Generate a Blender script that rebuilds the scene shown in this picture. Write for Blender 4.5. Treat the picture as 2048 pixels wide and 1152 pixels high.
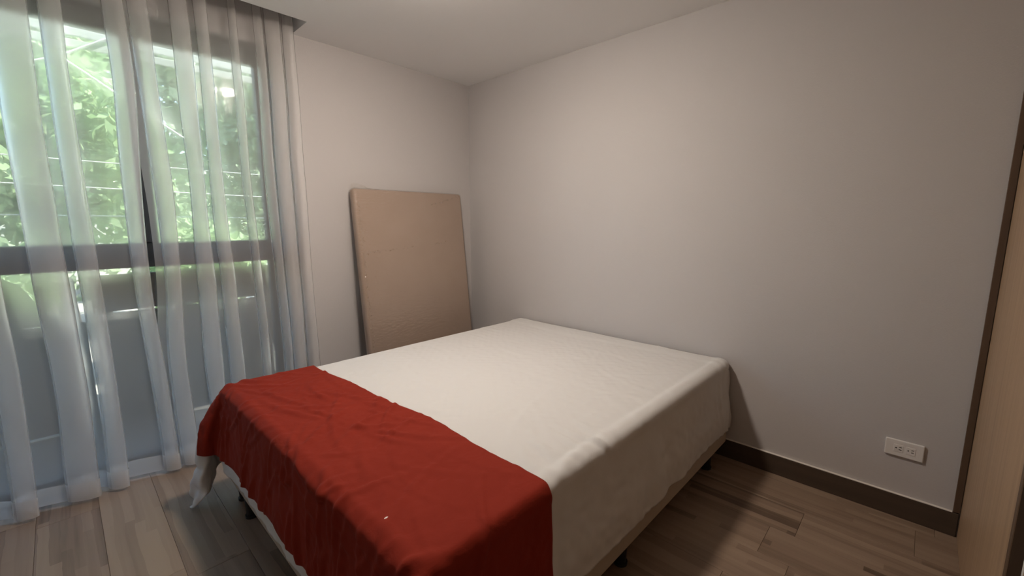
import bpy, bmesh, math, random
import numpy as np
from mathutils import Vector, Matrix, noise

scene = bpy.context.scene
for o in list(bpy.data.objects):
    bpy.data.objects.remove(o, do_unlink=True)
COL = scene.collection

# ------------------------------------------------------------------ camera
FPX, PITCH, PSI = 862.33, math.radians(8.688), math.radians(43.626)
CAM = Vector((-2.470, -2.851, 1.305))
Fh = Vector((math.cos(PSI), math.sin(PSI), 0))
Rt = Vector((math.sin(PSI), -math.cos(PSI), 0))
fw = Fh * math.cos(PITCH) - Vector((0, 0, math.sin(PITCH)))
up = Fh * math.sin(PITCH) + Vector((0, 0, math.cos(PITCH)))
cam = bpy.data.cameras.new('camera')
cam.sensor_width = 36.0
cam.lens = FPX / 2048 * 36.0
cam.clip_start = 0.02
camo = bpy.data.objects.new('camera', cam)
COL.objects.link(camo)
m3 = Matrix((Rt, up, -fw)).transposed()
camo.matrix_world = Matrix.Translation(CAM) @ m3.to_4x4()
scene.camera = camo

# ------------------------------------------------------------------ sky, sun, exposure
world = bpy.data.worlds.new('world')
scene.world = world
world.use_nodes = True
wn = world.node_tree
wn.nodes.clear()
sky = wn.nodes.new('ShaderNodeTexSky')
sky.sky_type = 'NISHITA'
sky.sun_disc = False
sky.sun_elevation = math.radians(52)
sky.sun_rotation = math.radians(108)
bg = wn.nodes.new('ShaderNodeBackground')
bg.inputs['Strength'].default_value = 0.28
wo = wn.nodes.new('ShaderNodeOutputWorld')
wn.links.new(sky.outputs[0], bg.inputs[0])
wn.links.new(bg.outputs[0], wo.inputs[0])

sun = bpy.data.lights.new('sun_offscreen', 'SUN')
sun.energy = 8.5
sun.angle = math.radians(0.6)
sun.color = (1.0, 0.95, 0.86)
suno = bpy.data.objects.new('sun_offscreen', sun)
COL.objects.link(suno)
suno.location = (-1, -4, 8)
suno.rotation_euler = Vector((-0.60, 0.20, -0.77)).to_track_quat('-Z', 'Y').to_euler()   # from beside and slightly behind the house

LAMP_POWER = 82.0      # emission of the ceiling lamp's diffuser
vs = scene.view_settings
vs.view_transform = 'Standard'
vs.look = 'None'
vs.exposure = 2.0
vs.gamma = 1.0
vs.use_curve_mapping = False

R = random.Random(7)

# ------------------------------------------------------------------ helpers
def tag(o, label=None, cat=None, group=None, kind=None):
    if label: o['label'] = label
    if cat: o['category'] = cat
    if group: o['group'] = group
    if kind: o['kind'] = kind
    return o

def link(name, me, mat=None, parent=None, smooth=False):
    if mat is not None and not me.materials:
        me.materials.append(mat)
    if smooth:
        me.polygons.foreach_set('use_smooth', [True] * len(me.polygons))
    o = bpy.data.objects.new(name, me)
    COL.objects.link(o)
    if parent is not None:
        o.parent = parent
    return o

def empty(name, loc):
    o = bpy.data.objects.new(name, None)
    o.empty_display_size = 0.1
    COL.objects.link(o)
    o.location = loc
    return o

def put(o, parent):
    """parent o (built in world coordinates) under an Empty standing at its own place"""
    o.parent = parent
    o.matrix_parent_inverse = Matrix.Translation(-parent.location)
    return o

def bbox(bm, lo, hi):
    cs = [(x, y, z) for x in (lo[0], hi[0]) for y in (lo[1], hi[1]) for z in (lo[2], hi[2])]
    v = [bm.verts.new(c) for c in cs]
    for f in ((0, 1, 3, 2), (4, 6, 7, 5), (0, 4, 5, 1), (2, 3, 7, 6), (0, 2, 6, 4), (1, 5, 7, 3)):
        bm.faces.new([v[i] for i in f])
    return v

def box_mesh(name, lo, hi, bev=0.0, seg=2):
    bm = bmesh.new()
    bbox(bm, lo, hi)
    if bev > 0:
        bmesh.ops.bevel(bm, geom=list(bm.edges), offset=bev, segments=seg, profile=0.5, affect='EDGES')
    bmesh.ops.recalc_face_normals(bm, faces=bm.faces)
    me = bpy.data.meshes.new(name)
    bm.to_mesh(me)
    bm.free()
    return me

def boxes_mesh(name, lst):
    bm = bmesh.new()
    for lo, hi in lst:
        bbox(bm, lo, hi)
    bmesh.ops.recalc_face_normals(bm, faces=bm.faces)
    me = bpy.data.meshes.new(name)
    bm.to_mesh(me)
    bm.free()
    return me

def cyl(bm, c0, c1, r0, r1=None, n=16, caps=True):
    r1 = r0 if r1 is None else r1
    c0, c1 = Vector(c0), Vector(c1)
    d = (c1 - c0).normalized()
    a = d.orthogonal().normalized()
    b = d.cross(a)
    A = [bm.verts.new(c0 + (a * math.cos(t) + b * math.sin(t)) * r0) for t in [2 * math.pi * i / n for i in range(n)]]
    B = [bm.verts.new(c1 + (a * math.cos(t) + b * math.sin(t)) * r1) for t in [2 * math.pi * i / n for i in range(n)]]
    for i in range(n):
        bm.faces.new((A[i], A[(i + 1) % n], B[(i + 1) % n], B[i]))
    if caps:
        bm.faces.new(A[::-1])
        bm.faces.new(B)

def bm_mesh(name, bm):
    bmesh.ops.recalc_face_normals(bm, faces=bm.faces)
    me = bpy.data.meshes.new(name)
    bm.to_mesh(me)
    bm.free()
    return me

# ------------------------------------------------------------------ materials
def mat(name):
    m = bpy.data.materials.new(name)
    m.use_nodes = True
    nt = m.node_tree
    b = nt.nodes['Principled BSDF']
    return m, nt, b

def N(nt, t, **kw):
    n = nt.nodes.new(t)
    for k, v in kw.items():
        setattr(n, k, v)
    return n

def noise_bump(nt, b, scale, strength, dist=0.01, vec=None, detail=4):
    tc = N(nt, 'ShaderNodeTexCoord')
    no = N(nt, 'ShaderNodeTexNoise')
    no.inputs['Scale'].default_value = scale
    no.inputs['Detail'].default_value = detail
    nt.links.new(vec or tc.outputs['Object'], no.inputs['Vector'])
    bu = N(nt, 'ShaderNodeBump')
    bu.inputs['Strength'].default_value = strength
    bu.inputs['Distance'].default_value = dist
    nt.links.new(no.outputs[0], bu.inputs['Height'])
    nt.links.new(bu.outputs[0], b.inputs['Normal'])
    return no

def plain(name, col, rough=0.6, bump=None, metal=0.0, var=0.0, vscale=8):
    m, nt, b = mat(name)
    b.inputs['Base Color'].default_value = (*col, 1)
    b.inputs['Roughness'].default_value = rough
    b.inputs['Metallic'].default_value = metal
    if bump:
        noise_bump(nt, b, bump[0], bump[1], 0.004)
    if var:
        tc = N(nt, 'ShaderNodeTexCoord')
        no = N(nt, 'ShaderNodeTexNoise')
        no.inputs['Scale'].default_value = vscale
        no.inputs['Detail'].default_value = 5
        nt.links.new(tc.outputs['Object'], no.inputs['Vector'])
        mx = N(nt, 'ShaderNodeMix', data_type='RGBA')
        mx.inputs['A'].default_value = (*[c * (1 - var) for c in col], 1)
        mx.inputs['B'].default_value = (*[min(1, c * (1 + var)) for c in col], 1)
        nt.links.new(no.outputs[0], mx.inputs['Factor'])
        nt.links.new(mx.outputs['Result'], b.inputs['Base Color'])
    return m

M = {}
M['wall'] = plain('wall_paint', (0.52, 0.495, 0.485), 0.75, bump=(160, 0.12), var=0.02, vscale=3)
M['ceiling'] = plain('ceiling_paint', (0.86, 0.86, 0.86), 0.85, bump=(120, 0.08))
M['grout'] = plain('floor_joint', (0.15, 0.11, 0.08), 0.8)
M['caulk'] = plain('white_caulk', (0.75, 0.70, 0.64), 0.5)
M['plastic_white'] = plain('white_plastic', (0.72, 0.69, 0.66), 0.35)
M['black'] = plain('black_plastic', (0.012, 0.012, 0.013), 0.5)
M['alu'] = plain('dark_aluminium', (0.035, 0.04, 0.048), 0.45, metal=0.0)
M['sheet'] = plain('white_cotton', (0.60, 0.59, 0.575), 0.9, bump=(700, 0.05))
M['base_fabric'] = plain('beige_base_fabric', (0.42, 0.35, 0.28), 0.9, bump=(500, 0.2), var=0.06, vscale=20)
M['mattress'] = plain('mattress_cover', (0.7, 0.68, 0.64), 0.9)
M['steel'] = plain('galvanised_steel', (0.75, 0.76, 0.76), 0.35, metal=0.3)
M['ground'] = plain('pale_gravel', (0.42, 0.40, 0.36), 0.95, bump=(30, 0.6), var=0.25, vscale=12)
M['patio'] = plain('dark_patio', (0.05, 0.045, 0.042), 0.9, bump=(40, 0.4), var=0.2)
M['bark'] = plain('bark', (0.10, 0.075, 0.05), 0.9, bump=(30, 0.8), var=0.3, vscale=15)
M['roofing'] = plain('pale_roofing', (0.42, 0.44, 0.43), 0.5, var=0.08, vscale=4)
M['render_white'] = plain('garden_wall_render', (0.62, 0.60, 0.56), 0.9, bump=(60, 0.3), var=0.08, vscale=4)

def wood(name, dark, light, axis, scale=1.0, rough=0.5, streak=30, rnd=True):
    """grain stretched along the given object axis"""
    m, nt, b = mat(name)
    tc = N(nt, 'ShaderNodeTexCoord')
    mp = N(nt, 'ShaderNodeMapping')
    s = [streak * scale] * 3
    s[axis] = 1.2 * scale
    mp.inputs['Scale'].default_value = s
    nt.links.new(tc.outputs['Object'], mp.inputs['Vector'])
    vec = mp.outputs[0]
    if rnd:
        oi = N(nt, 'ShaderNodeObjectInfo')
        ml = N(nt, 'ShaderNodeMath', operation='MULTIPLY')
        ml.inputs[1].default_value = 37.0
        nt.links.new(oi.outputs['Random'], ml.inputs[0])
        cb = N(nt, 'ShaderNodeCombineXYZ')
        for i in range(3):
            nt.links.new(ml.outputs[0], cb.inputs[i])
        ad = N(nt, 'ShaderNodeVectorMath', operation='ADD')
        nt.links.new(vec, ad.inputs[0])
        nt.links.new(cb.outputs[0], ad.inputs[1])
        vec = ad.outputs[0]
    no = N(nt, 'ShaderNodeTexNoise')
    no.inputs['Scale'].default_value = 1.0
    no.inputs['Detail'].default_value = 6
    no.inputs['Roughness'].default_value = 0.6
    nt.links.new(vec, no.inputs['Vector'])
    cr = N(nt, 'ShaderNodeValToRGB')
    cr.color_ramp.elements[0].position = 0.3
    cr.color_ramp.elements[1].position = 0.7
    cr.color_ramp.elements[0].color = (*dark, 1)
    cr.color_ramp.elements[1].color = (*light, 1)
    nt.links.new(no.outputs[0], cr.inputs[0])
    nt.links.new(cr.outputs[0], b.inputs['Base Color'])
    b.inputs['Roughness'].default_value = rough
    bu = N(nt, 'ShaderNodeBump')
    bu.inputs['Strength'].default_value = 0.08
    bu.inputs['Distance'].default_value = 0.003
    nt.links.new(no.outputs[0], bu.inputs['Height'])
    nt.links.new(bu.outputs[0], b.inputs['Normal'])
    return m

M['oak'] = wood('pale_oak_laminate', (0.30, 0.195, 0.115), (0.40, 0.27, 0.165), 2, 1.0, 0.45, streak=40)
M['brown_trim'] = wood('brown_edge_trim', (0.085, 0.05, 0.03), (0.12, 0.072, 0.044), 2, 1.0, 0.5)
M['skirting'] = wood('brown_skirting', (0.056, 0.037, 0.025), (0.074, 0.050, 0.034), 1, 1.0, 0.5)
M['fence_wood'] = wood('dark_fence_wood', (0.035, 0.026, 0.02), (0.06, 0.045, 0.034), 0, 1.0, 0.8)

def plank_material():
    """wood-look plank: printed strips of differing tone, each with its own length, and fine grain"""
    m, nt, b = mat('wood_look_plank')
    L = nt.links.new
    tc = N(nt, 'ShaderNodeTexCoord')
    oi = N(nt, 'ShaderNodeObjectInfo')
    sp = N(nt, 'ShaderNodeSeparateXYZ')
    L(tc.outputs['Object'], sp.inputs[0])
    wob = N(nt, 'ShaderNodeTexNoise')
    wob.inputs['Scale'].default_value = 2.2
    wob.inputs['Detail'].default_value = 3
    L(tc.outputs['Object'], wob.inputs['Vector'])
    def math_(op, a, bb=None):
        n = N(nt, 'ShaderNodeMath', operation=op)
        for i, v in enumerate((a, bb)):
            if v is None: continue
            if isinstance(v, (int, float)): n.inputs[i].default_value = v
            else: L(v, n.inputs[i])
        return n.outputs[0]
    rz = math_('MULTIPLY', oi.outputs['Random'], 91.7)
    xs = math_('ADD', sp.outputs[0], math_('MULTIPLY', math_('SUBTRACT', wob.outputs[0], 0.5), 0.05))
    xi = math_('FLOOR', math_('MULTIPLY', math_('ADD', xs, rz), 1 / 0.034))
    wn1 = N(nt, 'ShaderNodeTexWhiteNoise', noise_dimensions='1D')
    L(xi, wn1.inputs['W'])
    yi = math_('FLOOR', math_('ADD', math_('MULTIPLY', math_('ADD', sp.outputs[1], rz), 1.7), math_('MULTIPLY', wn1.outputs[0], 9.0)))
    cb = N(nt, 'ShaderNodeCombineXYZ')
    L(xi, cb.inputs[0]); L(yi, cb.inputs[1]); L(rz, cb.inputs[2])
    wn2 = N(nt, 'ShaderNodeTexWhiteNoise', noise_dimensions='3D')
    L(cb.outputs[0], wn2.inputs['Vector'])
    mp = N(nt, 'ShaderNodeMapping')
    mp.inputs['Scale'].default_value = (46, 1.6, 46)
    L(tc.outputs['Object'], mp.inputs['Vector'])
    cz = N(nt, 'ShaderNodeCombineXYZ')
    for i in range(3): L(rz, cz.inputs[i])
    av = N(nt, 'ShaderNodeVectorMath', operation='ADD')
    L(mp.outputs[0], av.inputs[0]); L(cz.outputs[0], av.inputs[1])
    gr = N(nt, 'ShaderNodeTexNoise')
    gr.inputs['Scale'].default_value = 1.0
    gr.inputs['Detail'].default_value = 5
    L(av.outputs[0], gr.inputs['Vector'])
    t = math_('ADD', math_('MULTIPLY', wn2.outputs[0], 0.42), math_('MULTIPLY', gr.outputs[0], 0.52))
    t = math_('ADD', t, math_('MULTIPLY', oi.outputs['Random'], 0.22))
    cr = N(nt, 'ShaderNodeValToRGB')
    e = cr.color_ramp.elements
    e[0].position = 0.22; e[0].color = (0.10, 0.063, 0.040, 1)
    e[1].position = 0.85; e[1].color = (0.285, 0.205, 0.145, 1)
    x = e.new(0.42); x.color = (0.195, 0.132, 0.09, 1)
    x = e.new(0.62); x.color = (0.24, 0.168, 0.118, 1)
    L(t, cr.inputs[0])
    L(cr.outputs[0], b.inputs['Base Color'])
    b.inputs['Roughness'].default_value = 0.42
    bu = N(nt, 'ShaderNodeBump')
    bu.inputs['Strength'].default_value = 0.06
    bu.inputs['Distance'].default_value = 0.002
    L(gr.outputs[0], bu.inputs['Height'])
    L(bu.outputs[0], b.inputs['Normal'])
    return m
M['plank'] = plank_material()

def sheer_material(name, clear, forward, diffuse, translucent):
    """open weave voile: light passes straight through, scatters softly forward, or bounces off the threads"""
    m = bpy.data.materials.new(name)
    m.use_nodes = True
    nt = m.node_tree
    nt.nodes.clear()
    L = nt.links.new
    out = N(nt, 'ShaderNodeOutputMaterial')
    tr = N(nt, 'ShaderNodeBsdfTransparent')
    fs = N(nt, 'ShaderNodeBsdfRefraction')
    fs.inputs['Color'].default_value = (0.97, 0.98, 1.0, 1)
    fs.inputs['Roughness'].default_value = 0.5
    fs.inputs['IOR'].default_value = 1.2
    di = N(nt, 'ShaderNodeBsdfDiffuse')
    di.inputs[0].default_value = (0.82, 0.79, 0.75, 1)
    tl = N(nt, 'ShaderNodeBsdfTranslucent')
    tl.inputs[0].default_value = (0.82, 0.81, 0.80, 1)
    def mix(a, c, f):
        x = N(nt, 'ShaderNodeMixShader')
        x.inputs[0].default_value = f
        L(a.outputs[0], x.inputs[1]); L(c.outputs[0], x.inputs[2])
        return x
    thread = mix(di, tl, translucent / (diffuse + translucent))
    through = mix(tr, fs, forward / (clear + forward))
    L(mix(through, thread, (diffuse + translucent) / (clear + forward + diffuse + translucent)).outputs[0], out.inputs[0])
    return m
M['sheer'] = sheer_material('sheer_voile', 0.32, 0.40, 0.20, 0.08)
M['sheer_hem'] = sheer_material('sheer_hem', 0.25, 0.15, 0.42, 0.18)

def glassy(name, tint, gloss_rough, base_refl=0.05, bump=None):
    """thin clear sheet: transparent with a fresnel reflection"""
    m = bpy.data.materials.new(name)
    m.use_nodes = True
    nt = m.node_tree
    nt.nodes.clear()
    L = nt.links.new
    out = N(nt, 'ShaderNodeOutputMaterial')
    tr = N(nt, 'ShaderNodeBsdfTransparent')
    tr.inputs[0].default_value = (*tint, 1)
    gl = N(nt, 'ShaderNodeBsdfGlossy')
    gl.inputs['Roughness'].default_value = gloss_rough
    lw = N(nt, 'ShaderNodeLayerWeight')
    lw.inputs[0].default_value = 0.5           # two-sided thin sheet: 5 % head on, more at grazing angles
    pw = N(nt, 'ShaderNodeMath', operation='POWER')
    pw.inputs[1].default_value = 4.0
    L(lw.outputs['Facing'], pw.inputs[0])
    fr = N(nt, 'ShaderNodeMath', operation='MULTIPLY_ADD')
    fr.inputs[1].default_value = 0.6
    fr.inputs[2].default_value = base_refl
    L(pw.outputs[0], fr.inputs[0])
    mx = N(nt, 'ShaderNodeMixShader')
    L(fr.outputs[0], mx.inputs[0])
    L(tr.outputs[0], mx.inputs[1]); L(gl.outputs[0], mx.inputs[2])
    L(mx.outputs[0], out.inputs[0])
    if bump:
        tc = N(nt, 'ShaderNodeTexCoord')
        mp = N(nt, 'ShaderNodeMapping')
        mp.inputs['Scale'].default_value = bump[2]
        L(tc.outputs['Object'], mp.inputs[0])
        no = N(nt, 'ShaderNodeTexNoise')
        no.inputs['Scale'].default_value = bump[0]
        no.inputs['Detail'].default_value = 4
        L(mp.outputs[0], no.inputs['Vector'])
        bu = N(nt, 'ShaderNodeBump')
        bu.inputs['Strength'].default_value = bump[1]
        bu.inputs['Distance'].default_value = 0.01
        L(no.outputs[0], bu.inputs['Height'])
        L(bu.outputs[0], gl.inputs['Normal'])
        L(bu.outputs[0], lw.inputs['Normal'])
    return m
M['glass'] = glassy('window_glass', (0.93, 0.97, 0.95), 0.0)
M['film'] = glassy('clear_plastic_film', (0.97, 0.96, 0.94), 0.06, 0.09, bump=(45, 0.5, (0.6, 1, 1.6)))

M['film_fold'] = glassy('gathered_plastic_film', (0.93, 0.92, 0.90), 0.16, 0.16)

def blanket_material():
    m, nt, b = mat('rust_red_cloth')
    tc = N(nt, 'ShaderNodeTexCoord')
    no = N(nt, 'ShaderNodeTexNoise')
    no.inputs['Scale'].default_value = 5
    no.inputs['Detail'].default_value = 6
    nt.links.new(tc.outputs['Object'], no.inputs['Vector'])
    mx = N(nt, 'ShaderNodeMix', data_type='RGBA')
    mx.inputs['A'].default_value = (0.190, 0.017, 0.008, 1)
    mx.inputs['B'].default_value = (0.235, 0.024, 0.012, 1)
    nt.links.new(no.outputs[0], mx.inputs['Factor'])
    nt.links.new(mx.outputs['Result'], b.inputs['Base Color'])
    b.inputs['Roughness'].default_value = 0.8
    b.inputs['Specular IOR Level'].default_value = 0.12
    b.inputs['Sheen Weight'].default_value = 0.04
    b.inputs['Sheen Roughness'].default_value = 0.4
    b.inputs['Sheen Tint'].default_value = (0.8, 0.25, 0.18, 1)
    n2 = N(nt, 'ShaderNodeTexNoise')
    n2.inputs['Scale'].default_value = 14
    n2.inputs['Detail'].default_value = 5
    n2.inputs['Distortion'].default_value = 1.2
    nt.links.new(tc.outputs['Object'], n2.inputs['Vector'])
    bu = N(nt, 'ShaderNodeBump')
    bu.inputs['Strength'].default_value = 0.35
    bu.inputs['Distance'].default_value = 0.01
    nt.links.new(n2.outputs[0], bu.inputs['Height'])
    nt.links.new(bu.outputs[0], b.inputs['Normal'])
    return m
M['blanket'] = blanket_material()

def panel_material():
    m, nt, b = mat('brown_board')
    tc = N(nt, 'ShaderNodeTexCoord')
    no = N(nt, 'ShaderNodeTexNoise')
    no.inputs['Scale'].default_value = 6
    no.inputs['Detail'].default_value = 5
    nt.links.new(tc.outputs['Object'], no.inputs['Vector'])
    mx = N(nt, 'ShaderNodeMix', data_type='RGBA')
    mx.inputs['A'].default_value = (0.36, 0.268, 0.215, 1)
    mx.inputs['B'].default_value = (0.41, 0.312, 0.255, 1)
    nt.links.new(no.outputs[0], mx.inputs['Factor'])
    nt.links.new(mx.outputs['Result'], b.inputs['Base Color'])
    b.inputs['Roughness'].default_value = 0.7
    return m
M['panel'] = panel_material()

def leaf_material(name, a, c):
    m, nt, b = mat(name)
    ge = N(nt, 'ShaderNodeNewGeometry')
    mx = N(nt, 'ShaderNodeMix', data_type='RGBA')
    mx.inputs['A'].default_value = (*a, 1)
    mx.inputs['B'].default_value = (*c, 1)
    nt.links.new(ge.outputs['Random Per Island'], mx.inputs['Factor'])
    nt.links.new(mx.outputs['Result'], b.inputs['Base Color'])
    b.inputs['Roughness'].default_value = 0.45
    tl = N(nt, 'ShaderNodeBsdfTranslucent')
    nt.links.new(mx.outputs['Result'], tl.inputs[0])
    ms = N(nt, 'ShaderNodeMixShader')
    ms.inputs[0].default_value = 0.4
    out = nt.nodes['Material Output']
    nt.links.new(b.outputs[0], ms.inputs[1])
    nt.links.new(tl.outputs[0], ms.inputs[2])
    nt.links.new(ms.outputs[0], out.inputs[0])
    return m
M['leaf_a'] = leaf_material('leaf_green', (0.17, 0.28, 0.12), (0.38, 0.48, 0.27))
M['leaf_b'] = leaf_material('leaf_pale', (0.24, 0.34, 0.19), (0.44, 0.53, 0.36))

def emit(name, col, s):
    m, nt, b = mat(name)
    b.inputs['Base Color'].default_value = (0.8, 0.8, 0.8, 1)
    b.inputs['Emission Color'].default_value = (*col, 1)
    b.inputs['Emission Strength'].default_value = s
    return m
M['led'] = emit('led_diffuser', (1.0, 0.875, 0.76), LAMP_POWER)

# ------------------------------------------------------------------ room shell
H = 2.41
XL, YB = -3.55, -3.72
T = 0.14
XO, XOL = -1.50, -3.30          # window opening
ZH = 2.30

floor = link('floor', box_mesh('floor', (XL, YB, -0.12), (0, 0.02, -0.008)), M['grout'])
tag(floor, 'wood-look plank floor of long brown strips', kind='structure')
PW, PL, GAP = 0.20, 1.20, 0.0008
nx = int(math.ceil(-XL / PW))
plank_meshes = {}
for i in range(nx):
    x1 = -0.07 - (i - 1) * PW if i else 0.0
    x0 = -0.07 - i * PW
    x0 = max(x0, XL)
    off = R.choice((0.0, 0.4, 0.8)) + R.uniform(-0.1, 0.1)
    y = YB - off
    while y < 0.02:
        ya, yb = max(y, YB), min(y + PL, 0.02)
        if yb - ya > 0.03 and x1 - x0 > 0.02:
            me = box_mesh('plank', (x0 + GAP / 2, ya + GAP / 2, -0.010), (x1 - GAP / 2, yb - GAP / 2, 0.0), 0.0006, 1)
            me.transform(Matrix.Translation((-(x0 + x1) / 2, -(ya + yb) / 2, 0)))
            p = link('plank', me, M['plank'], floor)
            p.location = ((x0 + x1) / 2, (ya + yb) / 2, 0)
        y += PL

wr = link('wall_right', box_mesh('wall_right', (0, YB, 0), (T, T, H + 0.3)), M['wall'])
tag(wr, 'plain grey white painted wall behind the bed head', kind='structure')
wf = link('wall_front', boxes_mesh('wall_front', [
    ((XO, 0, 0), (0, T, H + 0.3)),
    ((XL, 0, 0), (XOL, T, H + 0.3)),
    ((XOL, 0, ZH), (XO, T, H + 0.3))]), M['wall'])
tag(wf, 'grey white painted wall around the curtained window', kind='structure')
wl = link('wall_left', box_mesh('wall_left', (XL - T, YB, 0), (XL, T, H + 0.3)), M['wall'])
tag(wl, 'painted wall left of the window', kind='structure')
wb = link('wall_back', box_mesh('wall_back', (XL - T, YB - T, 0), (T, YB, H + 0.3)), M['wall'])
tag(wb, 'painted wall facing the window', kind='structure')
PKX, PKY = -1.375, -0.226       # curtain pocket in the ceiling
ce = link('ceiling', boxes_mesh('ceiling', [
    ((XL, YB, H), (0, PKY, H + 0.3)),
    ((PKX, PKY, H), (0, 0, H + 0.3)),
    ((XL, PKY, H + 0.2), (PKX, 0, H + 0.3))]), M['ceiling'])
tag(ce, 'flat white ceiling with a recessed curtain pocket', kind='structure')
roof = link('ceiling_slab', box_mesh('ceiling_slab', (XL - T, YB - T, H + 0.3), (T, T, H + 0.42)), M['ceiling'])
tag(roof, 'roof slab over the ceiling', kind='structure')

def skirting(name, lo, hi, label, clo, chi):
    s = link(name, box_mesh(name, lo, hi, 0.0015, 1), M['skirting'])
    tag(s, label, kind='structure')
    link('caulk_bead', box_mesh('caulk_bead', clo, chi, 0.001, 1), M['caulk'], s)
skirting('baseboard_right', (-0.012, -3.072, 0), (-0.0004, -0.0005, 0.104), 'brown skirting board along the wall with the outlet',
         (-0.0125, -3.052, 0.104), (-0.0004, -0.0005, 0.108))
skirting('baseboard_front', (-1.37, -0.012, 0), (-0.013, -0.0004, 0.104), 'brown skirting board below the leaning panel',
         (-1.37, -0.0125, 0.104), (-0.013, -0.0004, 0.108))
tr = link('trim_1', box_mesh('trim_1', (-0.012, -3.0745, 0.1085), (-0.0004, -3.053, H - 0.0005), 0.001, 1), M['brown_trim'])
tag(tr, 'dark brown vertical strip between wall and wardrobe', kind='structure')

# ------------------------------------------------------------------ window
win = empty('window_1', ((XO + XOL) / 2, 0.09, 0))
tag(win, 'dark aluminium window with a wide transom behind the curtains', kind='structure')
FY0, FY1 = 0.065, 0.125
def wpart(name, lo, hi, m, bev=0.003):
    return put(link(name, box_mesh(name, lo, hi, bev, 1), M[m]), win)
wpart('window_jamb', (XO - 0.075, FY0, 0.0), (XO - 0.001, FY1, ZH - 0.001), 'alu')
wpart('window_jamb', (XOL + 0.001, FY0, 0.0), (XOL + 0.075, FY1, ZH - 0.001), 'alu')
wpart('window_head', (XOL + 0.076, FY0, 2.20), (XO - 0.076, FY1, ZH - 0.001), 'alu')
wpart('window_transom', (XOL + 0.076, FY0 - 0.01, 1.075), (XO - 0.076, FY1, 1.198), 'alu')
wpart('window_sill_rail', (XOL + 0.076, FY0, 0.002), (XO - 0.076, FY1, 0.075), 'alu')
wpart('window_mullion', (-2.160, FY0 + 0.004, 1.199), (-2.098, FY1 - 0.004, 2.199), 'alu')
for (a, c, z0, z1) in ((XOL + 0.077, -2.161, 1.199, 2.199), (-2.097, XO - 0.077, 1.199, 2.199), (XOL + 0.077, XO - 0.077, 0.076, 1.074)):
    put(link('pane', box_mesh('pane', (a, 0.094, z0), (c, 0.098, z1)), M['glass']), win)

# ------------------------------------------------------------------ wardrobe
wd = empty('wardrobe', (-0.9, -3.39, 0))
tag(wd, 'pale oak wardrobe with tall sliding doors beside the outlet wall', 'wardrobe')
def wdp(name, lo, hi, m, bev=0.0015):
    return put(link(name, box_mesh(name, lo, hi, bev, 1), M[m]), wd)
wdp('carcass', (-2.12, -3.715, 0.0), (-0.013, -3.125, H - 0.002), 'black')
d1 = wdp('door', (-0.952, -3.10, 0.0015), (-0.0135, -3.0755, H - 0.003), 'oak')
wdp('edge_profile', (-0.982, -3.10, 0.0015), (-0.9525, -3.0745, H - 0.003), 'brown_trim')
wdp('edge_profile', (-1.075, -3.12, 0.0015), (-1.058, -3.085, H - 0.003), 'plastic_white')
wdp('door', (-2.12, -3.12, 0.0015), (-1.0755, -3.085, H - 0.003), 'oak')

# ------------------------------------------------------------------ wall outlet
ou = empty('wall_outlet', (0, -2.880, 0.318))
tag(ou, 'white double electrical outlet on the wall above the skirting', 'outlet')
put(link('plate', box_mesh('plate', (-0.011, -2.944, 0.281), (-0.0003, -2.816, 0.356), 0.004, 3), M['plastic_white']), ou)
for yc in (-2.861, -2.901):
    s = put(link('receptacle', box_mesh('receptacle', (-0.0122, yc - 0.016, 0.302), (-0.0105, yc + 0.016, 0.335), 0.0008, 1), M['plastic_white']), ou)
    for (lo, hi) in (((yc - 0.011, 0.3235), (yc - 0.002, 0.3262)), ((yc - 0.011, 0.3125), (yc - 0.002, 0.3152))):
        link('slot', box_mesh('slot', (-0.0126, lo[0], lo[1]), (-0.0121, hi[0], hi[1])), M['black'], s)
    bm = bmesh.new()
    cyl(bm, (-0.0126, yc + 0.0075, 0.3195), (-0.0121, yc + 0.0075, 0.3195), 0.0028, n=12)
    link('earth_hole', bm_mesh('earth_hole', bm), M['black'], s)

# ------------------------------------------------------------------ ceiling lamp (just above the frame)
LX, LY = -1.35, -1.33
lamp = empty('ceiling_lamp_offscreen', (LX, LY, H))
tag(lamp, 'round flush LED ceiling lamp above the bed', 'lamp')
bm = bmesh.new()
n = 40
prof = [(0.112, H - 0.0005), (0.112, H - 0.012), (0.104, H - 0.016), (0.094, H - 0.016), (0.094, H - 0.006)]
rings = [[bm.verts.new((LX + r * math.cos(2 * math.pi * i / n), LY + r * math.sin(2 * math.pi * i / n), z)) for i in range(n)] for r, z in prof]
for a, c in zip(rings, rings[1:]):
    for i in range(n):
        bm.faces.new((a[i], a[(i + 1) % n], c[(i + 1) % n], c[i]))
put(link('trim_ring', bm_mesh('trim_ring', bm), M['plastic_white']), lamp)
bm = bmesh.new()
dome = [(0.0935, H - 0.0075)] + [(0.0935 * math.cos(t), H - 0.016 - 0.038 * math.sin(t)) for t in [math.pi / 2 * k / 8 for k in range(8)]]
rings = [[bm.verts.new((LX + r * math.cos(2 * math.pi * i / n), LY + r * math.sin(2 * math.pi * i / n), z)) for i in range(n)] for r, z in dome]
for a, c in zip(rings, rings[1:]):
    for i in range(n):
        bm.faces.new((a[i], a[(i + 1) % n], c[(i + 1) % n], c[i]))
tip = bm.verts.new((LX, LY, H - 0.054))
for i in range(n):
    bm.faces.new((rings[-1][i], rings[-1][(i + 1) % n], tip))
put(link('diffuser_offscreen', bm_mesh('diffuser', bm), M['led']), lamp)

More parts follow.
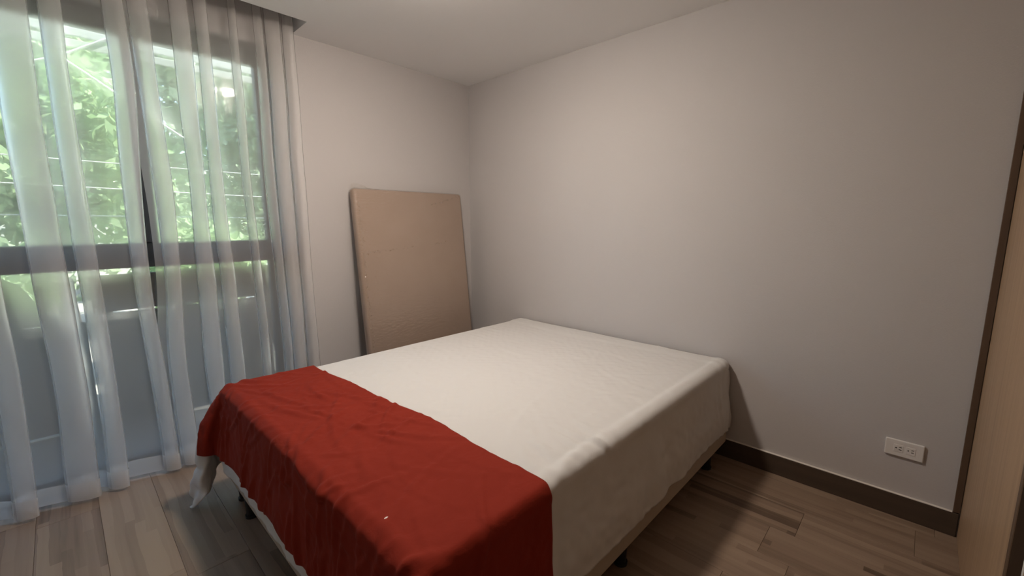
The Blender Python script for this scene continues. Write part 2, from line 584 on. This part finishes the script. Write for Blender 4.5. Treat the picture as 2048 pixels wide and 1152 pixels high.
# ------------------------------------------------------------------ bed base, mattress
BX0, BX1, BY0, BY1 = -2.03, -0.032, -2.168, -0.60
ZB0, ZB1, ZM = 0.100, 0.315, 0.548
base = empty('box_spring', ((BX0 + BX1) / 2, (BY0 + BY1) / 2, 0))
tag(base, 'beige fabric bed base on short black legs under the white sheet', 'box spring')
put(link('body', box_mesh('body', (BX0, BY0, ZB0), (BX1, BY1, ZB1), 0.012, 3), M['base_fabric'], smooth=False), base)
for (x, y) in ((-0.20, -2.125), (-1.10, -2.125), (-1.94, -2.125), (-2.000, -0.79), (-0.20, -0.645), (-1.10, -0.645), (-1.985, -0.625), (-2.0, -1.98)):
    bm = bmesh.new()
    cyl(bm, (x, y, 0.012), (x, y, ZB0 + 0.0005), 0.021, 0.026, n=20)
    cyl(bm, (x, y, 0.0005), (x, y, 0.012), 0.027, n=20)
    put(link('leg', bm_mesh('leg', bm), M['black']), base)
MX0, MX1, MY0, MY1 = -2.012, -0.034, -2.138, -0.618
mattress = link('mattress', box_mesh('mattress', (MX0, MY0, ZB1 + 0.001), (MX1, MY1, ZM), 0.028, 4), M['mattress'], smooth=True)
tag(mattress, 'thick mattress on the bed base under the white sheet', 'mattress')

# ------------------------------------------------------------------ cloth drape (settled with Blender's cloth solver, then frozen to a mesh)
def flat_grid(x0, x1, y0, y1, res, z, jit=0.0, seed=0):
    nx_, ny_ = int(round((x1 - x0) / res)), int(round((y1 - y0) / res))
    X, Y = np.meshgrid(np.linspace(x0, x1, nx_ + 1), np.linspace(y0, y1, ny_ + 1), indexing='ij')
    V = []
    for i in range(nx_ + 1):
        for j in range(ny_ + 1):
            p = Vector((X[i, j], Y[i, j], 0))
            V.append((p.x, p.y, z + jit * noise.noise(p * 5 + Vector((seed, 0, 0))) + jit * 0.6 * noise.noise(p * 13 + Vector((0, seed, 0)))))
    Fc = [(i * (ny_ + 1) + j, (i + 1) * (ny_ + 1) + j, (i + 1) * (ny_ + 1) + j + 1, i * (ny_ + 1) + j + 1) for i in range(nx_) for j in range(ny_)]
    return V, Fc

def drape(name, V, Fc, colliders, frames, mass=0.25, bend=0.6, damp=6.0, thick=0.006):
    me = bpy.data.meshes.new(name + '_flat')
    me.from_pydata(V, [], Fc)
    o = bpy.data.objects.new(name + '_sim', me)
    COL.objects.link(o)
    added = []
    for c in colliders:
        md = c.modifiers.new('collide', 'COLLISION')
        c.collision.thickness_outer = thick
        c.collision.thickness_inner = 0.05
        c.collision.cloth_friction = 40
        added.append((c, md))
    cm = o.modifiers.new('cloth', 'CLOTH')
    s = cm.settings
    s.quality = 6
    s.mass = mass
    s.air_damping = damp
    s.tension_stiffness = 25
    s.compression_stiffness = 25
    s.shear_stiffness = 6
    s.bending_stiffness = bend
    s.tension_damping = s.compression_damping = s.shear_damping = 15
    s.bending_damping = 2.0
    cm.collision_settings.distance_min = thick
    cm.collision_settings.collision_quality = 3
    cm.collision_settings.friction = 30
    cm.point_cache.frame_start = 1
    cm.point_cache.frame_end = frames + 1
    scene.frame_start, scene.frame_end = 1, frames + 1
    for f in range(1, frames + 1):
        scene.frame_set(f)
    dg = bpy.context.evaluated_depsgraph_get()
    ev = o.evaluated_get(dg)
    P = np.empty(len(ev.data.vertices) * 3)
    ev.data.vertices.foreach_get('co', P)
    P = P.reshape(-1, 3)
    bpy.data.objects.remove(o, do_unlink=True)
    for c, md in added:
        c.modifiers.remove(md)
    scene.frame_set(1)
    return P

import time
t0 = time.time()
SXa, SXb = MX0 - 0.375, -0.010
SYa, SYb = MY0 - 0.365, MY1 + 0.400
hulls = [link('drape_hull_a', box_mesh('ha', (MX0, MY0, ZB1 - 0.05), (MX1, MY1, ZM), 0.016, 2)),
         link('drape_hull_b', box_mesh('hb', (BX0, BY0, ZB0), (BX1, BY1, ZB1), 0.015, 2)),
         link('drape_hull_c', box_mesh('hc', (-3.4, -3.0, -0.2), (0.2, 0.0, 0.0)))]
V, Fc = flat_grid(SXa, SXb, SYa, SYb, 0.026, ZM + 0.012, 0.004, 3)
V = np.array(V)
ca = np.clip((MX0 - V[:, 0]) / 0.375, 0, 1) * np.clip((V[:, 1] - MY1) / 0.4, 0, 1)      # this corner of the sheet hangs longer
V[:, 0] -= 0.035 * ca
V[:, 1] += 0.030 * ca
Ps = drape('sheet', V.tolist(), Fc, hulls, 46, mass=0.2, bend=0.05)
Ps[:, 0] = np.minimum(Ps[:, 0], -0.004)
print('sheet sim', time.time() - t0)

def refine(A, rows):
    A = A.reshape(rows, -1, 3)
    def up_(B):
        out = np.empty((B.shape[0] * 2 - 1,) + B.shape[1:])
        out[::2] = B
        Bp = np.concatenate([2 * B[:1] - B[1:2], B, 2 * B[-1:] - B[-2:-1]])
        out[1::2] = (9 * (B[:-1] + B[1:]) - (Bp[:-3] + Bp[3:])) / 16
        return out
    A = up_(A)
    A = up_(A.transpose(1, 0, 2)).transpose(1, 0, 2)
    n0, n1 = A.shape[:2]
    F = [(i * n1 + j, (i + 1) * n1 + j, (i + 1) * n1 + j + 1, i * n1 + j + 1) for i in range(n0 - 1) for j in range(n1 - 1)]
    return A.reshape(-1, 3), F

def cloth_object(name, P, rows, m, flat, wrinkle, thickness, levels=1):
    P, Fc = refine(P, rows)
    flat, _ = refine(np.asarray(flat), rows)
    me = bpy.data.meshes.new(name)
    me.from_pydata(P.tolist(), [], Fc)
    me.update()
    nrm = np.empty(len(me.vertices) * 3)
    me.vertices.foreach_get('normal', nrm)
    nrm = nrm.reshape(-1, 3)
    d = wrinkle(flat, P)
    P2 = P + nrm * d[:, None]
    me.vertices.foreach_set('co', P2.ravel())
    me.update()
    o = link(name, me, m, smooth=True)
    ss = o.modifiers.new('smooth', 'SUBSURF')
    ss.levels = ss.render_levels = levels
    so = o.modifiers.new('thickness', 'SOLIDIFY')
    so.thickness = thickness
    so.offset = 1.0
    return o

def crease_set(rng, n, xr, yr, lr, ar, angs, wr_):
    return [(rng.uniform(*xr), rng.uniform(*yr), rng.choice(angs) + rng.gauss(0, 0.2), rng.uniform(*lr), rng.uniform(*ar), rng.uniform(*wr_)) for _ in range(n)]

def apply_creases(flat, cs):
    d = np.zeros(len(flat))
    for (x, y, a, ln, am, w) in cs:
        dx, dy = flat[:, 0] - x, flat[:, 1] - y
        u = dx * math.cos(a) + dy * math.sin(a)
        v = -dx * math.sin(a) + dy * math.cos(a) + 0.12 * u * u / max(ln, .05)
        d += am * np.exp(-(u / ln) ** 2) * (np.exp(-(v / w) ** 2) - 0.5 * np.exp(-((v - 1.6 * w) / (1.4 * w)) ** 2))
    return d

def sheet_wrinkle(flat, P):
    rng = random.Random(11)
    cs = crease_set(rng, 40, (MX0, MX1), (MY0, MY1), (0.08, 0.30), (0.0012, 0.0032), (1.57, 1.2, 1.9, 0.5), (0.010, 0.022))
    cs += crease_set(rng, 12, (-1.55, -1.15), (MY0, MY0 + 0.14), (0.05, 0.12), (0.003, 0.007), (1.4, 1.75), (0.010, 0.018))
    cs += [(-1.27, MY0 + 0.05, 1.75, 0.11, 0.010, 0.012), (-1.22, MY0 + 0.04, 1.5, 0.10, 0.009, 0.012), (-1.42, MY0 + 0.03, 0.2, 0.12, 0.006, 0.012),
           (-0.18, MY0 - 0.2, 1.57, 0.16, 0.010, 0.014), (-0.10, MY0 - 0.1, 1.45, 0.14, 0.007, 0.013)]
    cs += crease_set(rng, 16, (MX0, MX1), (MY0 - 0.34, MY0 - 0.1), (0.08, 0.2), (0.002, 0.005), (1.57, 1.45, 1.7), (0.012, 0.026))
    d = apply_creases(flat, cs)
    top = P[:, 2] > ZM - 0.02
    # hem band along the bed head, and the ridge of the mattress edge under the cloth
    hb = 1 / (1 + np.exp(-(flat[:, 0] + 0.155 + 0.025 * np.sin(flat[:, 1] * 4)) / 0.004))
    d += np.where(top, 0.0055 * hb, 0)
    rid = np.exp(-((flat[:, 1] - (MY0 + 0.030)) / 0.018) ** 2)
    d += np.where(top, 0.006 * rid, 0)
    # the sides: soft vertical waves
    side = P[:, 2] < ZM - 0.06
    d += np.where(side, 0.005 * np.sin(flat[:, 0] * 19 + 2 * np.sin(flat[:, 0] * 7)) * np.clip((ZM - P[:, 2]) * 3, 0, 1), 0)
    return d
sheet = cloth_object('bed_sheet', Ps, int(round((SXb - SXa) / 0.026)) + 1, M['sheet'], V, sheet_wrinkle, 0.0018, 1)
tag(sheet, 'creased white sheet draped over the bed and down its sides', 'bed sheet')

# blanket: settles over the sheeted bed
t0 = time.time()
me = bpy.data.meshes.new('hd')
me.from_pydata(Ps.tolist(), [], Fc)
hulls.append(link('drape_hull_d', me))
XB1 = -1.575
V2, F2 = flat_grid(MX0 - 0.290, XB1, MY0 - 0.34, MY1 + 0.085, 0.019, ZM + 0.024, 0.006, 8)
V2 = np.array(V2)
# the free edge on the bed wanders a little
e = np.clip((V2[:, 0] - (XB1 - 0.35)) / 0.35, 0, 1)
V2[:, 0] += e * (0.022 * np.sin(V2[:, 1] * 3.1 + 0.6) + 0.008 * np.sin(V2[:, 1] * 11))
e = np.clip(((MX0 - 0.2) - V2[:, 0]) / 0.18, 0, 1)
V2[:, 0] += e * 0.006 * np.sin(V2[:, 1] * 13)
Pb = drape('blanket', V2.tolist(), F2, hulls, 46, mass=0.3, bend=0.5, thick=0.005)
print('blanket sim', time.time() - t0)
for h_ in hulls:
    bpy.data.objects.remove(h_, do_unlink=True)

def blanket_wrinkle(flat, P):
    rng = random.Random(5)
    cs = crease_set(rng, 70, (MX0 - 0.1, XB1 - 0.03), (MY0, MY1), (0.05, 0.22), (0.003, 0.0105), (1.1, 1.9, 0.7, 2.3), (0.007, 0.014))
    cs += crease_set(rng, 34, (MX0 - 0.30, MX0 - 0.02), (MY0, MY1), (0.07, 0.2), (0.005, 0.014), (0.0, 0.25, -0.25), (0.008, 0.016))
    d = apply_creases(flat, cs)
    side = np.clip((ZM - 0.05 - P[:, 2]) * 5, 0, 1)
    d += side * 0.007 * np.sin(flat[:, 1] * 34 + 3 * np.sin(flat[:, 1] * 9 + flat[:, 0] * 4))
    return np.maximum(d, -0.002) + 0.002
blanket = cloth_object('blanket', Pb, int(round((XB1 - MX0 + 0.290) / 0.019)) + 1, M['blanket'], V2, blanket_wrinkle, 0.002, 1)
tag(blanket, 'rumpled rust red blanket spread across the foot of the bed', 'blanket')

# speck of lint on the blanket
i = int(np.argmin((Pb[:, 0] + 1.976) ** 2 + (Pb[:, 1] + 1.949) ** 2))
bm = bmesh.new()
bmesh.ops.create_icosphere(bm, subdivisions=2, radius=0.0065)
for v in bm.verts:
    v.co = Vector((v.co.x * 1.0, v.co.y * 0.55, v.co.z * 0.4)) * (1 + 0.3 * noise.noise(v.co * 300))
lint = link('lint_speck', bm_mesh('lint_speck', bm), M['plastic_white'])
lint.location = Vector(Pb[i]) + Vector((0, 0, 0.006))
tag(lint, 'tiny white speck of lint on the red blanket', 'lint')

# ------------------------------------------------------------------ plastic wrapped panel leaning on the wall
pn = empty('wrapped_panel', (-0.625, -0.217, 0))
pn.rotation_euler = (-math.radians(6.4), 0, 0)
tag(pn, 'brown upholstered panel wrapped in clear plastic, leaning in the room corner', 'panel')
PWD, PTH, PHT = 0.925, 0.062, 1.535
me = box_mesh('panel_board', (-PWD / 2, -PTH / 2, 0.004), (PWD / 2, PTH / 2, PHT), 0.022, 4)
link('panel_board', me, M['panel'], pn, smooth=True)
# crumpled film: a shell a few millimetres proud of the board
bm = bmesh.new()
bbox(bm, (-PWD / 2 - 0.004, -PTH / 2 - 0.004, 0.001), (PWD / 2 + 0.004, PTH / 2 + 0.004, PHT + 0.004))
bmesh.ops.bevel(bm, geom=list(bm.edges), offset=0.026, segments=3, profile=0.5, affect='EDGES')
for ax, st in (((1, 0, 0), 0.035), ((0, 0, 1), 0.02)):
    k = -1.0
    while k < 1.7:
        geom = list(bm.verts) + list(bm.edges) + list(bm.faces)
        bmesh.ops.bisect_plane(bm, geom=geom, plane_co=Vector(ax) * k, plane_no=ax)
        k += st
bm.normal_update()
for v in bm.verts:
    p = v.co
    w = noise.noise(Vector((p.x * 4, p.y * 20, p.z * 22))) * 0.0012 + noise.noise(Vector((p.x * 16, p.y * 30, p.z * 40))) * 0.0010
    v.co = p + v.normal * max(w + 0.0015, -0.0015)
film = link('plastic_film', bm_mesh('plastic_film', bm), M['film'], pn, smooth=True)
film['label'] = 'crumpled clear plastic film'
# crinkled folds where the film is gathered: down the front edge and across the front
def fold_strip(path, wid, step, seed):
    rg = random.Random(seed)
    bm = bmesh.new()
    a, c, side = Vector(path[0]), Vector(path[1]), Vector(path[2])
    nseg = int((c - a).length / step)
    for k in range(nseg + 1):
        if rg.random() < 0.25:
            continue
        p = a.lerp(c, k / nseg) + side * rg.gauss(0, wid) + Vector((0, rg.uniform(-0.004, 0), 0))
        nn = Vector((rg.gauss(0, 0.35), -0.86, rg.gauss(0, 0.35))).normalized()     # small facets of crumpled film
        t1 = nn.cross(Vector((0, 0, 1))).normalized()
        t2 = nn.cross(t1)
        w1, w2 = step * rg.uniform(0.3, 0.6), step * rg.uniform(0.3, 0.6)
        q = [bm.verts.new(p + t1 * x_ * w1 + t2 * z_ * w2) for x_, z_ in ((-1, -1), (1, -1), (1, 1), (-1, 1))]
        bm.faces.new(q)
    o = link('film_fold', bm_mesh('film_fold', bm), M['film_fold'], pn)
    o['kind'] = 'stuff'
    return o
yf = -PTH / 2 - 0.0075
fold_strip(((-PWD / 2 + 0.030, yf, PHT - 0.03), (-PWD / 2 + 0.030, yf, 0.05), (1, 0, 0)), 0.005, 0.007, 1)
fold_strip(((-PWD / 2 + 0.05, yf, 1.10), (-PWD / 2 + 0.42, yf, 1.13), (0, 0, 1)), 0.005, 0.008, 2)
fold_strip(((-PWD / 2 + 0.60, yf, 1.14), (-PWD / 2 + 0.72, yf, 1.15), (0, 0, 1)), 0.005, 0.008, 4)
fold_strip(((PWD / 2 - 0.03, yf, PHT - 0.02), (PWD / 2 - 0.32, yf, PHT - 0.10), (0, 0, 1)), 0.003, 0.012, 5)
# loose gathered film at the upper corner and a flap hanging down the side
rr = random.Random(3)
bm = bmesh.new()
rows, cols_ = 7, 16
g = []
for r_ in range(rows):
    row = []
    for c_ in range(cols_):
        x = -PWD / 2 - 0.002 + c_ * 0.014
        row.append(bm.verts.new((x + rr.uniform(-.004, .004), -0.01 + rr.uniform(-0.012, 0.012), PHT + 0.002 + r_ * 0.006 * math.exp(-((c_ - 3) / 4.5) ** 2) + rr.uniform(0, 0.002))))
    g.append(row)
for r_ in range(rows - 1):
    for c_ in range(cols_ - 1):
        bm.faces.new((g[r_][c_], g[r_][c_ + 1], g[r_ + 1][c_ + 1], g[r_ + 1][c_]))
link('film_tuft', bm_mesh('film_tuft', bm), M['film'], pn, smooth=True)
bm = bmesh.new()
g = []
for r_ in range(50):
    z = 0.05 + r_ * 0.026
    row = []
    for c_ in range(4):
        wdt = 0.016 + 0.012 * noise.noise(Vector((z * 4, 0, 2)))
        row.append(bm.verts.new((-PWD / 2 - 0.006 - c_ / 3 * 0.010 - 0.006 * noise.noise(Vector((z * 7, c_, 0))), PTH / 2 - 0.012 + c_ / 3 * wdt, z)))
    g.append(row)
for r_ in range(49):
    for c_ in range(3):
        bm.faces.new((g[r_][c_], g[r_][c_ + 1], g[r_ + 1][c_ + 1], g[r_ + 1][c_]))
link('film_flap', bm_mesh('film_flap', bm), M['film'], pn, smooth=True)

# ------------------------------------------------------------------ curtains
CY = -0.072
ZT, ZHEM = H + 0.165, 0.018
def curtain(name, label, bands, x_start, x_end, seed):
    """bands: (a, b) = spans where the cloth doubles back on itself in three layers"""
    rng = random.Random(seed)
    pts = []                                   # plan-view control points: x, y offset, fold weight
    x = x_start
    pts.append((x, 0.0, 0.0))
    for (a, b) in bands:
        gap = a - x
        if gap > 0.05:
            pts.append((x + gap * 0.5, 0.022 + rng.uniform(-.008, .008), 0))
        pts.append((a + (b - a) * 0.25, -0.012, 1))
        pts.append((b, -0.036, 1))
        pts.append((b - 0.006, -0.052, 1))
        pts.append((a + (b - a) * 0.5, -0.046, 1))
        pts.append((a + 0.006, -0.012 - 0.012, 1))
        pts.append((a, 0.006, 1))
        pts.append((a + (b - a) * 0.6, 0.028, 1))
        x = b
        pts.append((b + 0.004, 0.026, 0.6))
    if x_end - x > 0.03:
        pts.append((x_end, 0.0, 0.0))
    P = np.array(pts)
    # Catmull-Rom resampling
    seg = []
    for i in range(len(P) - 1):
        p0, p1, p2, p3 = P[max(i - 1, 0)], P[i], P[i + 1], P[min(i + 2, len(P) - 1)]
        ns = max(2, int(np.hypot(*(p2 - p1)[:2]) / 0.009))
        for t in np.linspace(0, 1, ns, endpoint=False):
            seg.append(0.5 * ((2 * p1) + (-p0 + p2) * t + (2 * p0 - 5 * p1 + 4 * p2 - p3) * t * t + (-p0 + 3 * p1 - 3 * p2 + p3) * t ** 3))
    seg.append(P[-1])
    S = np.array(seg)
    zs = np.concatenate([np.linspace(ZHEM, ZHEM + 0.085, 5), np.linspace(ZHEM + 0.13, ZT, 44)])
    verts, faces = [], []
    for zi, z in enumerate(zs):
        low = 1 - (z - ZHEM) / (ZT - ZHEM)
        for k, (sx, sy, w) in enumerate(S):
            drift = 0.020 * noise.noise(Vector((sx * 5 + seed, z * 0.9, 1.0))) * (0.3 + low) + 0.008 * noise.noise(Vector((sx * 9, z * 2.3, seed)))
            ampl = 0.65 + 0.55 * low + 0.25 * noise.noise(Vector((sx * 3.0, z * 0.8, seed + 4)))
            wave = 0.020 * low * noise.noise(Vector((sx * 6, z * 0.7, seed + 9)))
            y = CY + sy * ampl + wave
            if sx > XO - 0.04:
                y = min(y, -0.014)
            verts.append((sx + drift, max(y, -0.20), z + (0.004 * noise.noise(Vector((sx * 8, 0, seed))) if zi == 0 else 0)))
    n_ = len(S)
    for zi in range(len(zs) - 1):
        for k in range(n_ - 1):
            faces.append((zi * n_ + k, zi * n_ + k + 1, (zi + 1) * n_ + k + 1, (zi + 1) * n_ + k))
    return verts, faces, n_

def build_curtain(name, label, bands, x0, x1, seed, slit=None):
    verts, faces, n_ = curtain(name, label, bands, x0, x1, seed)
    if slit:
        verts = [slit(v) for v in verts]
    root = empty(name, ((x0 + x1) / 2, CY, 0))
    tag(root, label, 'curtain', 'sheer curtains over the window')
    me = bpy.data.meshes.new('cloth')
    me.from_pydata(verts, [], faces)
    put(link('cloth', me, M['sheer'], smooth=True), root)
    hv = [Vector(v) for v in verts[:n_ * 5]]
    hf = faces[:(n_ - 1) * 4]
    me = bpy.data.meshes.new('hem')
    me.from_pydata([(v.x, v.y - 0.0018, v.z - 0.001) for v in hv], [], hf)
    put(link('hem', me, M['sheer_hem'], smooth=True), root)
    return root

left_bands = [(-3.40, -3.31), (-3.22, -3.13), (-3.05, -2.96), (-2.88, -2.80), (-2.73, -2.645), (-2.560, -2.462), (-2.425, -2.355), (-2.225, -2.162)]
right_bands = [(-2.115, -2.050), (-1.972, -1.905), (-1.872, -1.815), (-1.72, -1.685), (-1.605, -1.565), (-1.545, -1.475), (-1.455, -1.40)]
def slit_l(v):
    x, y, z = v
    if x > -2.30:
        t = (x + 2.30) / 0.14
        s = 0.030 * math.exp(-((z - 1.20) / 0.50) ** 2) - 0.018
        x -= t * s
    return (x, y, z)
def slit_r(v):
    x, y, z = v
    if x < -2.0:
        t = (-2.0 - x) / 0.15
        x -= t * (0.028 - 0.030 * math.exp(-((z - 1.20) / 0.50) ** 2))
    return (x, y + 0.004, z)
build_curtain('sheer_curtain', 'long sheer white curtain left of the narrow slit over the window', left_bands, -3.47, -2.155, 1.7, slit_l)
build_curtain('sheer_curtain', 'long sheer white curtain gathered beside the leaning panel wall', right_bands, -2.150, -1.382, 5.3, slit_r)
trk = link('curtain_track', box_mesh('curtain_track', (XL + 0.02, CY - 0.016, H + 0.168), (PKX - 0.01, CY + 0.016, H + 0.1995), 0.003, 1), M['plastic_white'])
tag(trk, 'white curtain track inside the ceiling pocket', 'curtain track')

# ------------------------------------------------------------------ outside
gr = link('ground', box_mesh('ground', (-14, 0.15, -0.25), (14, 16, -0.05)), M['ground'])
tag(gr, 'pale gravel ground outside the window', kind='structure')

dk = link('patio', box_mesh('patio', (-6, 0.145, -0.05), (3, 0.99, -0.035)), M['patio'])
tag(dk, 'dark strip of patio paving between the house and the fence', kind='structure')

ev = link('added_shade_slab', box_mesh('added_shade_slab', (-6, T, 2.78), (3, 1.02, 2.92), 0.01, 1), M['render_white'])  # slab added outside to keep sky light off the curtains
tag(ev, 'added slab over the patio that shades the curtains from the sky', kind='structure')

def fence(label, y, boards, posts):
    xs_ = [b[0] for b in boards] + [b[1] for b in boards]
    root = empty('wooden_fence', ((min(xs_) + max(xs_)) / 2, y, -0.05))
    tag(root, label, 'fence', 'wooden fences outside the window')
    for (x0, x1, z0, z1) in boards:
        put(link('board', box_mesh('board', (x0, y, z0), (x1, y + 0.022, z1), 0.003, 1), M['fence_wood']), root)
    for x in posts:
        put(link('post', box_mesh('post', (x - 0.035, y + 0.023, -0.05), (x + 0.035, y + 0.09, 0.94), 0.004, 1), M['fence_wood']), root)
    return root
def rows_(x0, x1, zs):
    return [(x0, x1, a, c) for a, c in zs]
fence('dark brown board fence in the middle of the window view', 1.0,
      rows_(-2.36, -1.31, [(-0.04, 0.228), (0.230, 0.458), (0.460, 0.706), (0.720, 0.962)]), [-2.30, -1.37])
fence('dark brown board fence with a wide bottom gap beside the right window jamb', 1.12,
      rows_(-1.36, -0.2, [(-0.04, 0.13), (0.335, 0.70), (0.722, 0.83)]), [-1.0, -0.3])
fl = fence('lower dark brown board fence propped by a sloping plank', 1.05,
           rows_(-4.6, -2.40, [(-0.04, 0.228), (0.230, 0.458), (0.460, 0.660)]), [-4.5, -3.5, -2.46])
bm = bmesh.new()
pts_ = [(-3.6, 0.665), (-2.53, 0.665), (-2.66, 0.93), (-2.75, 0.99), (-3.6, 0.99)]
A = [bm.verts.new((x, 1.05, z)) for x, z in pts_]
B = [bm.verts.new((x, 1.075, z)) for x, z in pts_]
bm.faces.new(A); bm.faces.new(B[::-1])
for i in range(5):
    bm.faces.new((A[i], A[(i + 1) % 5], B[(i + 1) % 5], B[i]))
put(link('cut_board', bm_mesh('cut_board', bm), M['fence_wood']), fl)

gw = link('garden_wall', box_mesh('garden_wall', (-13, 11.2, -0.05), (13, 11.4, 2.6), 0.01, 1), M['render_white'])
tag(gw, 'pale rendered garden wall behind the trees', 'wall')

def tree(label, x, y, h, rx, rz, zc, nleaf, size, m, seed, name='leafy_tree'):
    rng = random.Random(seed)
    root = empty(name, (x, y, -0.05))
    tag(root, label, 'tree', 'trees outside the window')
    bm = bmesh.new()
    pts = [Vector((x, y, -0.05))]
    for k in range(1, 6):
        pts.append(Vector((x + rng.uniform(-.08, .08) * k * .5, y + rng.uniform(-.08, .08) * k * .5, -0.05 + h * 0.75 * k / 5)))
    for k in range(5):
        cyl(bm, pts[k], pts[k + 1], 0.09 * (1 - k * .16), 0.09 * (1 - (k + 1) * .16), n=8, caps=(k == 0))
    for k in range(7):
        b0 = pts[2 + k % 3]
        a = rng.uniform(0, 6.28)
        cyl(bm, b0, b0 + Vector((math.cos(a) * rx * .6, math.sin(a) * rx * .6, rng.uniform(.2, .7))), 0.03, 0.01, n=6, caps=False)
    put(link('trunk', bm_mesh('trunk', bm), M['bark']), root)
    nrg = np.random.RandomState(seed)
    cl = nrg.normal(size=(26, 3))
    cl /= np.linalg.norm(cl, axis=1)[:, None]
    cl *= nrg.uniform(.35, .85, (26, 1))
    idx = nrg.randint(0, 26, nleaf)
    p = cl[idx] + nrg.normal(size=(nleaf, 3)) * 0.17
    P = p * np.array([rx, rx, rz]) + np.array([x, y, zc])
    d1 = nrg.normal(size=(nleaf, 3)); d1 /= np.linalg.norm(d1, axis=1)[:, None]
    d2 = np.cross(d1, nrg.normal(size=(nleaf, 3))); d2 /= np.linalg.norm(d2, axis=1)[:, None]
    s = size * nrg.uniform(.6, 1.4, (nleaf, 1))
    Q = np.stack([P - d1 * s, P + d2 * s * .45, P + d1 * s, P - d2 * s * .45], 1).reshape(-1, 3)
    me = bpy.data.meshes.new('crown')
    me.from_pydata(Q.tolist(), [], [(4 * i, 4 * i + 1, 4 * i + 2, 4 * i + 3) for i in range(nleaf)])
    c = put(link('crown', me, m), root)
    c['kind'] = 'stuff'
    return root
tree('bright green tree behind the middle of the fence', -2.45, 4.2, 4.4, 0.9, 1.9, 2.4, 11000, 0.07, M['leaf_a'], 1)
tree('pale leafy tree beyond the right fence', -0.15, 4.4, 4.4, 0.95, 1.9, 2.4, 11000, 0.07, M['leaf_b'], 3)
tree('tall pale tree against the garden wall', -1.3, 8.2, 6.4, 2.3, 3.2, 3.8, 16000, 0.12, M['leaf_b'], 4)
tree('leafy tree far along the fence past the left window jamb', -5.1, 4.6, 3.6, 1.0, 1.5, 2.1, 5000, 0.08, M['leaf_b'], 2)
tree('spreading green tree past the right end of the fence', 2.6, 4.8, 3.6, 1.1, 1.5, 2.1, 5000, 0.08, M['leaf_a'], 5)
for k, x in enumerate((-3.0, -1.45, 0.1)):
    tree(('low round bush beyond the lower fence', 'low round bush right behind the middle fence', 'low pale bush beyond the right fence')[k],
         x, 2.25, 0.9, 0.52, 0.45, 0.80, 3500, 0.05, M['leaf_a' if k % 2 else 'leaf_b'], 20 + k, 'leafy_bush')

# garden trellis: steel frame with pale slats on top, braces and wires
TY = 1.42
cn = empty('garden_trellis', (-1.8, TY, -0.05))
tag(cn, 'steel garden trellis with pale top slats, braces and thin wires', 'trellis')
def tube(name, a, c, r):
    bm = bmesh.new()
    cyl(bm, a, c, r, n=10)
    return put(link(name, bm_mesh(name, bm), M['steel']), cn)
for x in (-3.9, -2.319, 0.1):
    tube('post', (x, TY, -0.05), (x, TY, 2.75), 0.012)
for z in (2.47, 2.545, 2.62):
    put(link('slat', box_mesh('slat', (-3.95, TY + 0.013, z), (0.15, TY + 0.03, z + 0.05), 0.002, 1), M['roofing']), cn)
tube('brace', (-2.319, TY, 2.397), (-1.95, TY, 2.66), 0.008)
tube('brace', (-2.319, TY, 2.385), (-1.70, TY, 1.95), 0.008)
tube('brace', (-2.319, TY, 2.397), (-2.85, TY, 2.13), 0.008)
tube('wire', (-3.9, TY, 1.74), (0.1, TY, 1.70), 0.004)
tube('wire', (-3.9, TY, 1.575), (0.1, TY, 1.50), 0.004)
tube('wire', (-3.9, TY, 1.36), (0.1, TY, 1.33), 0.004)
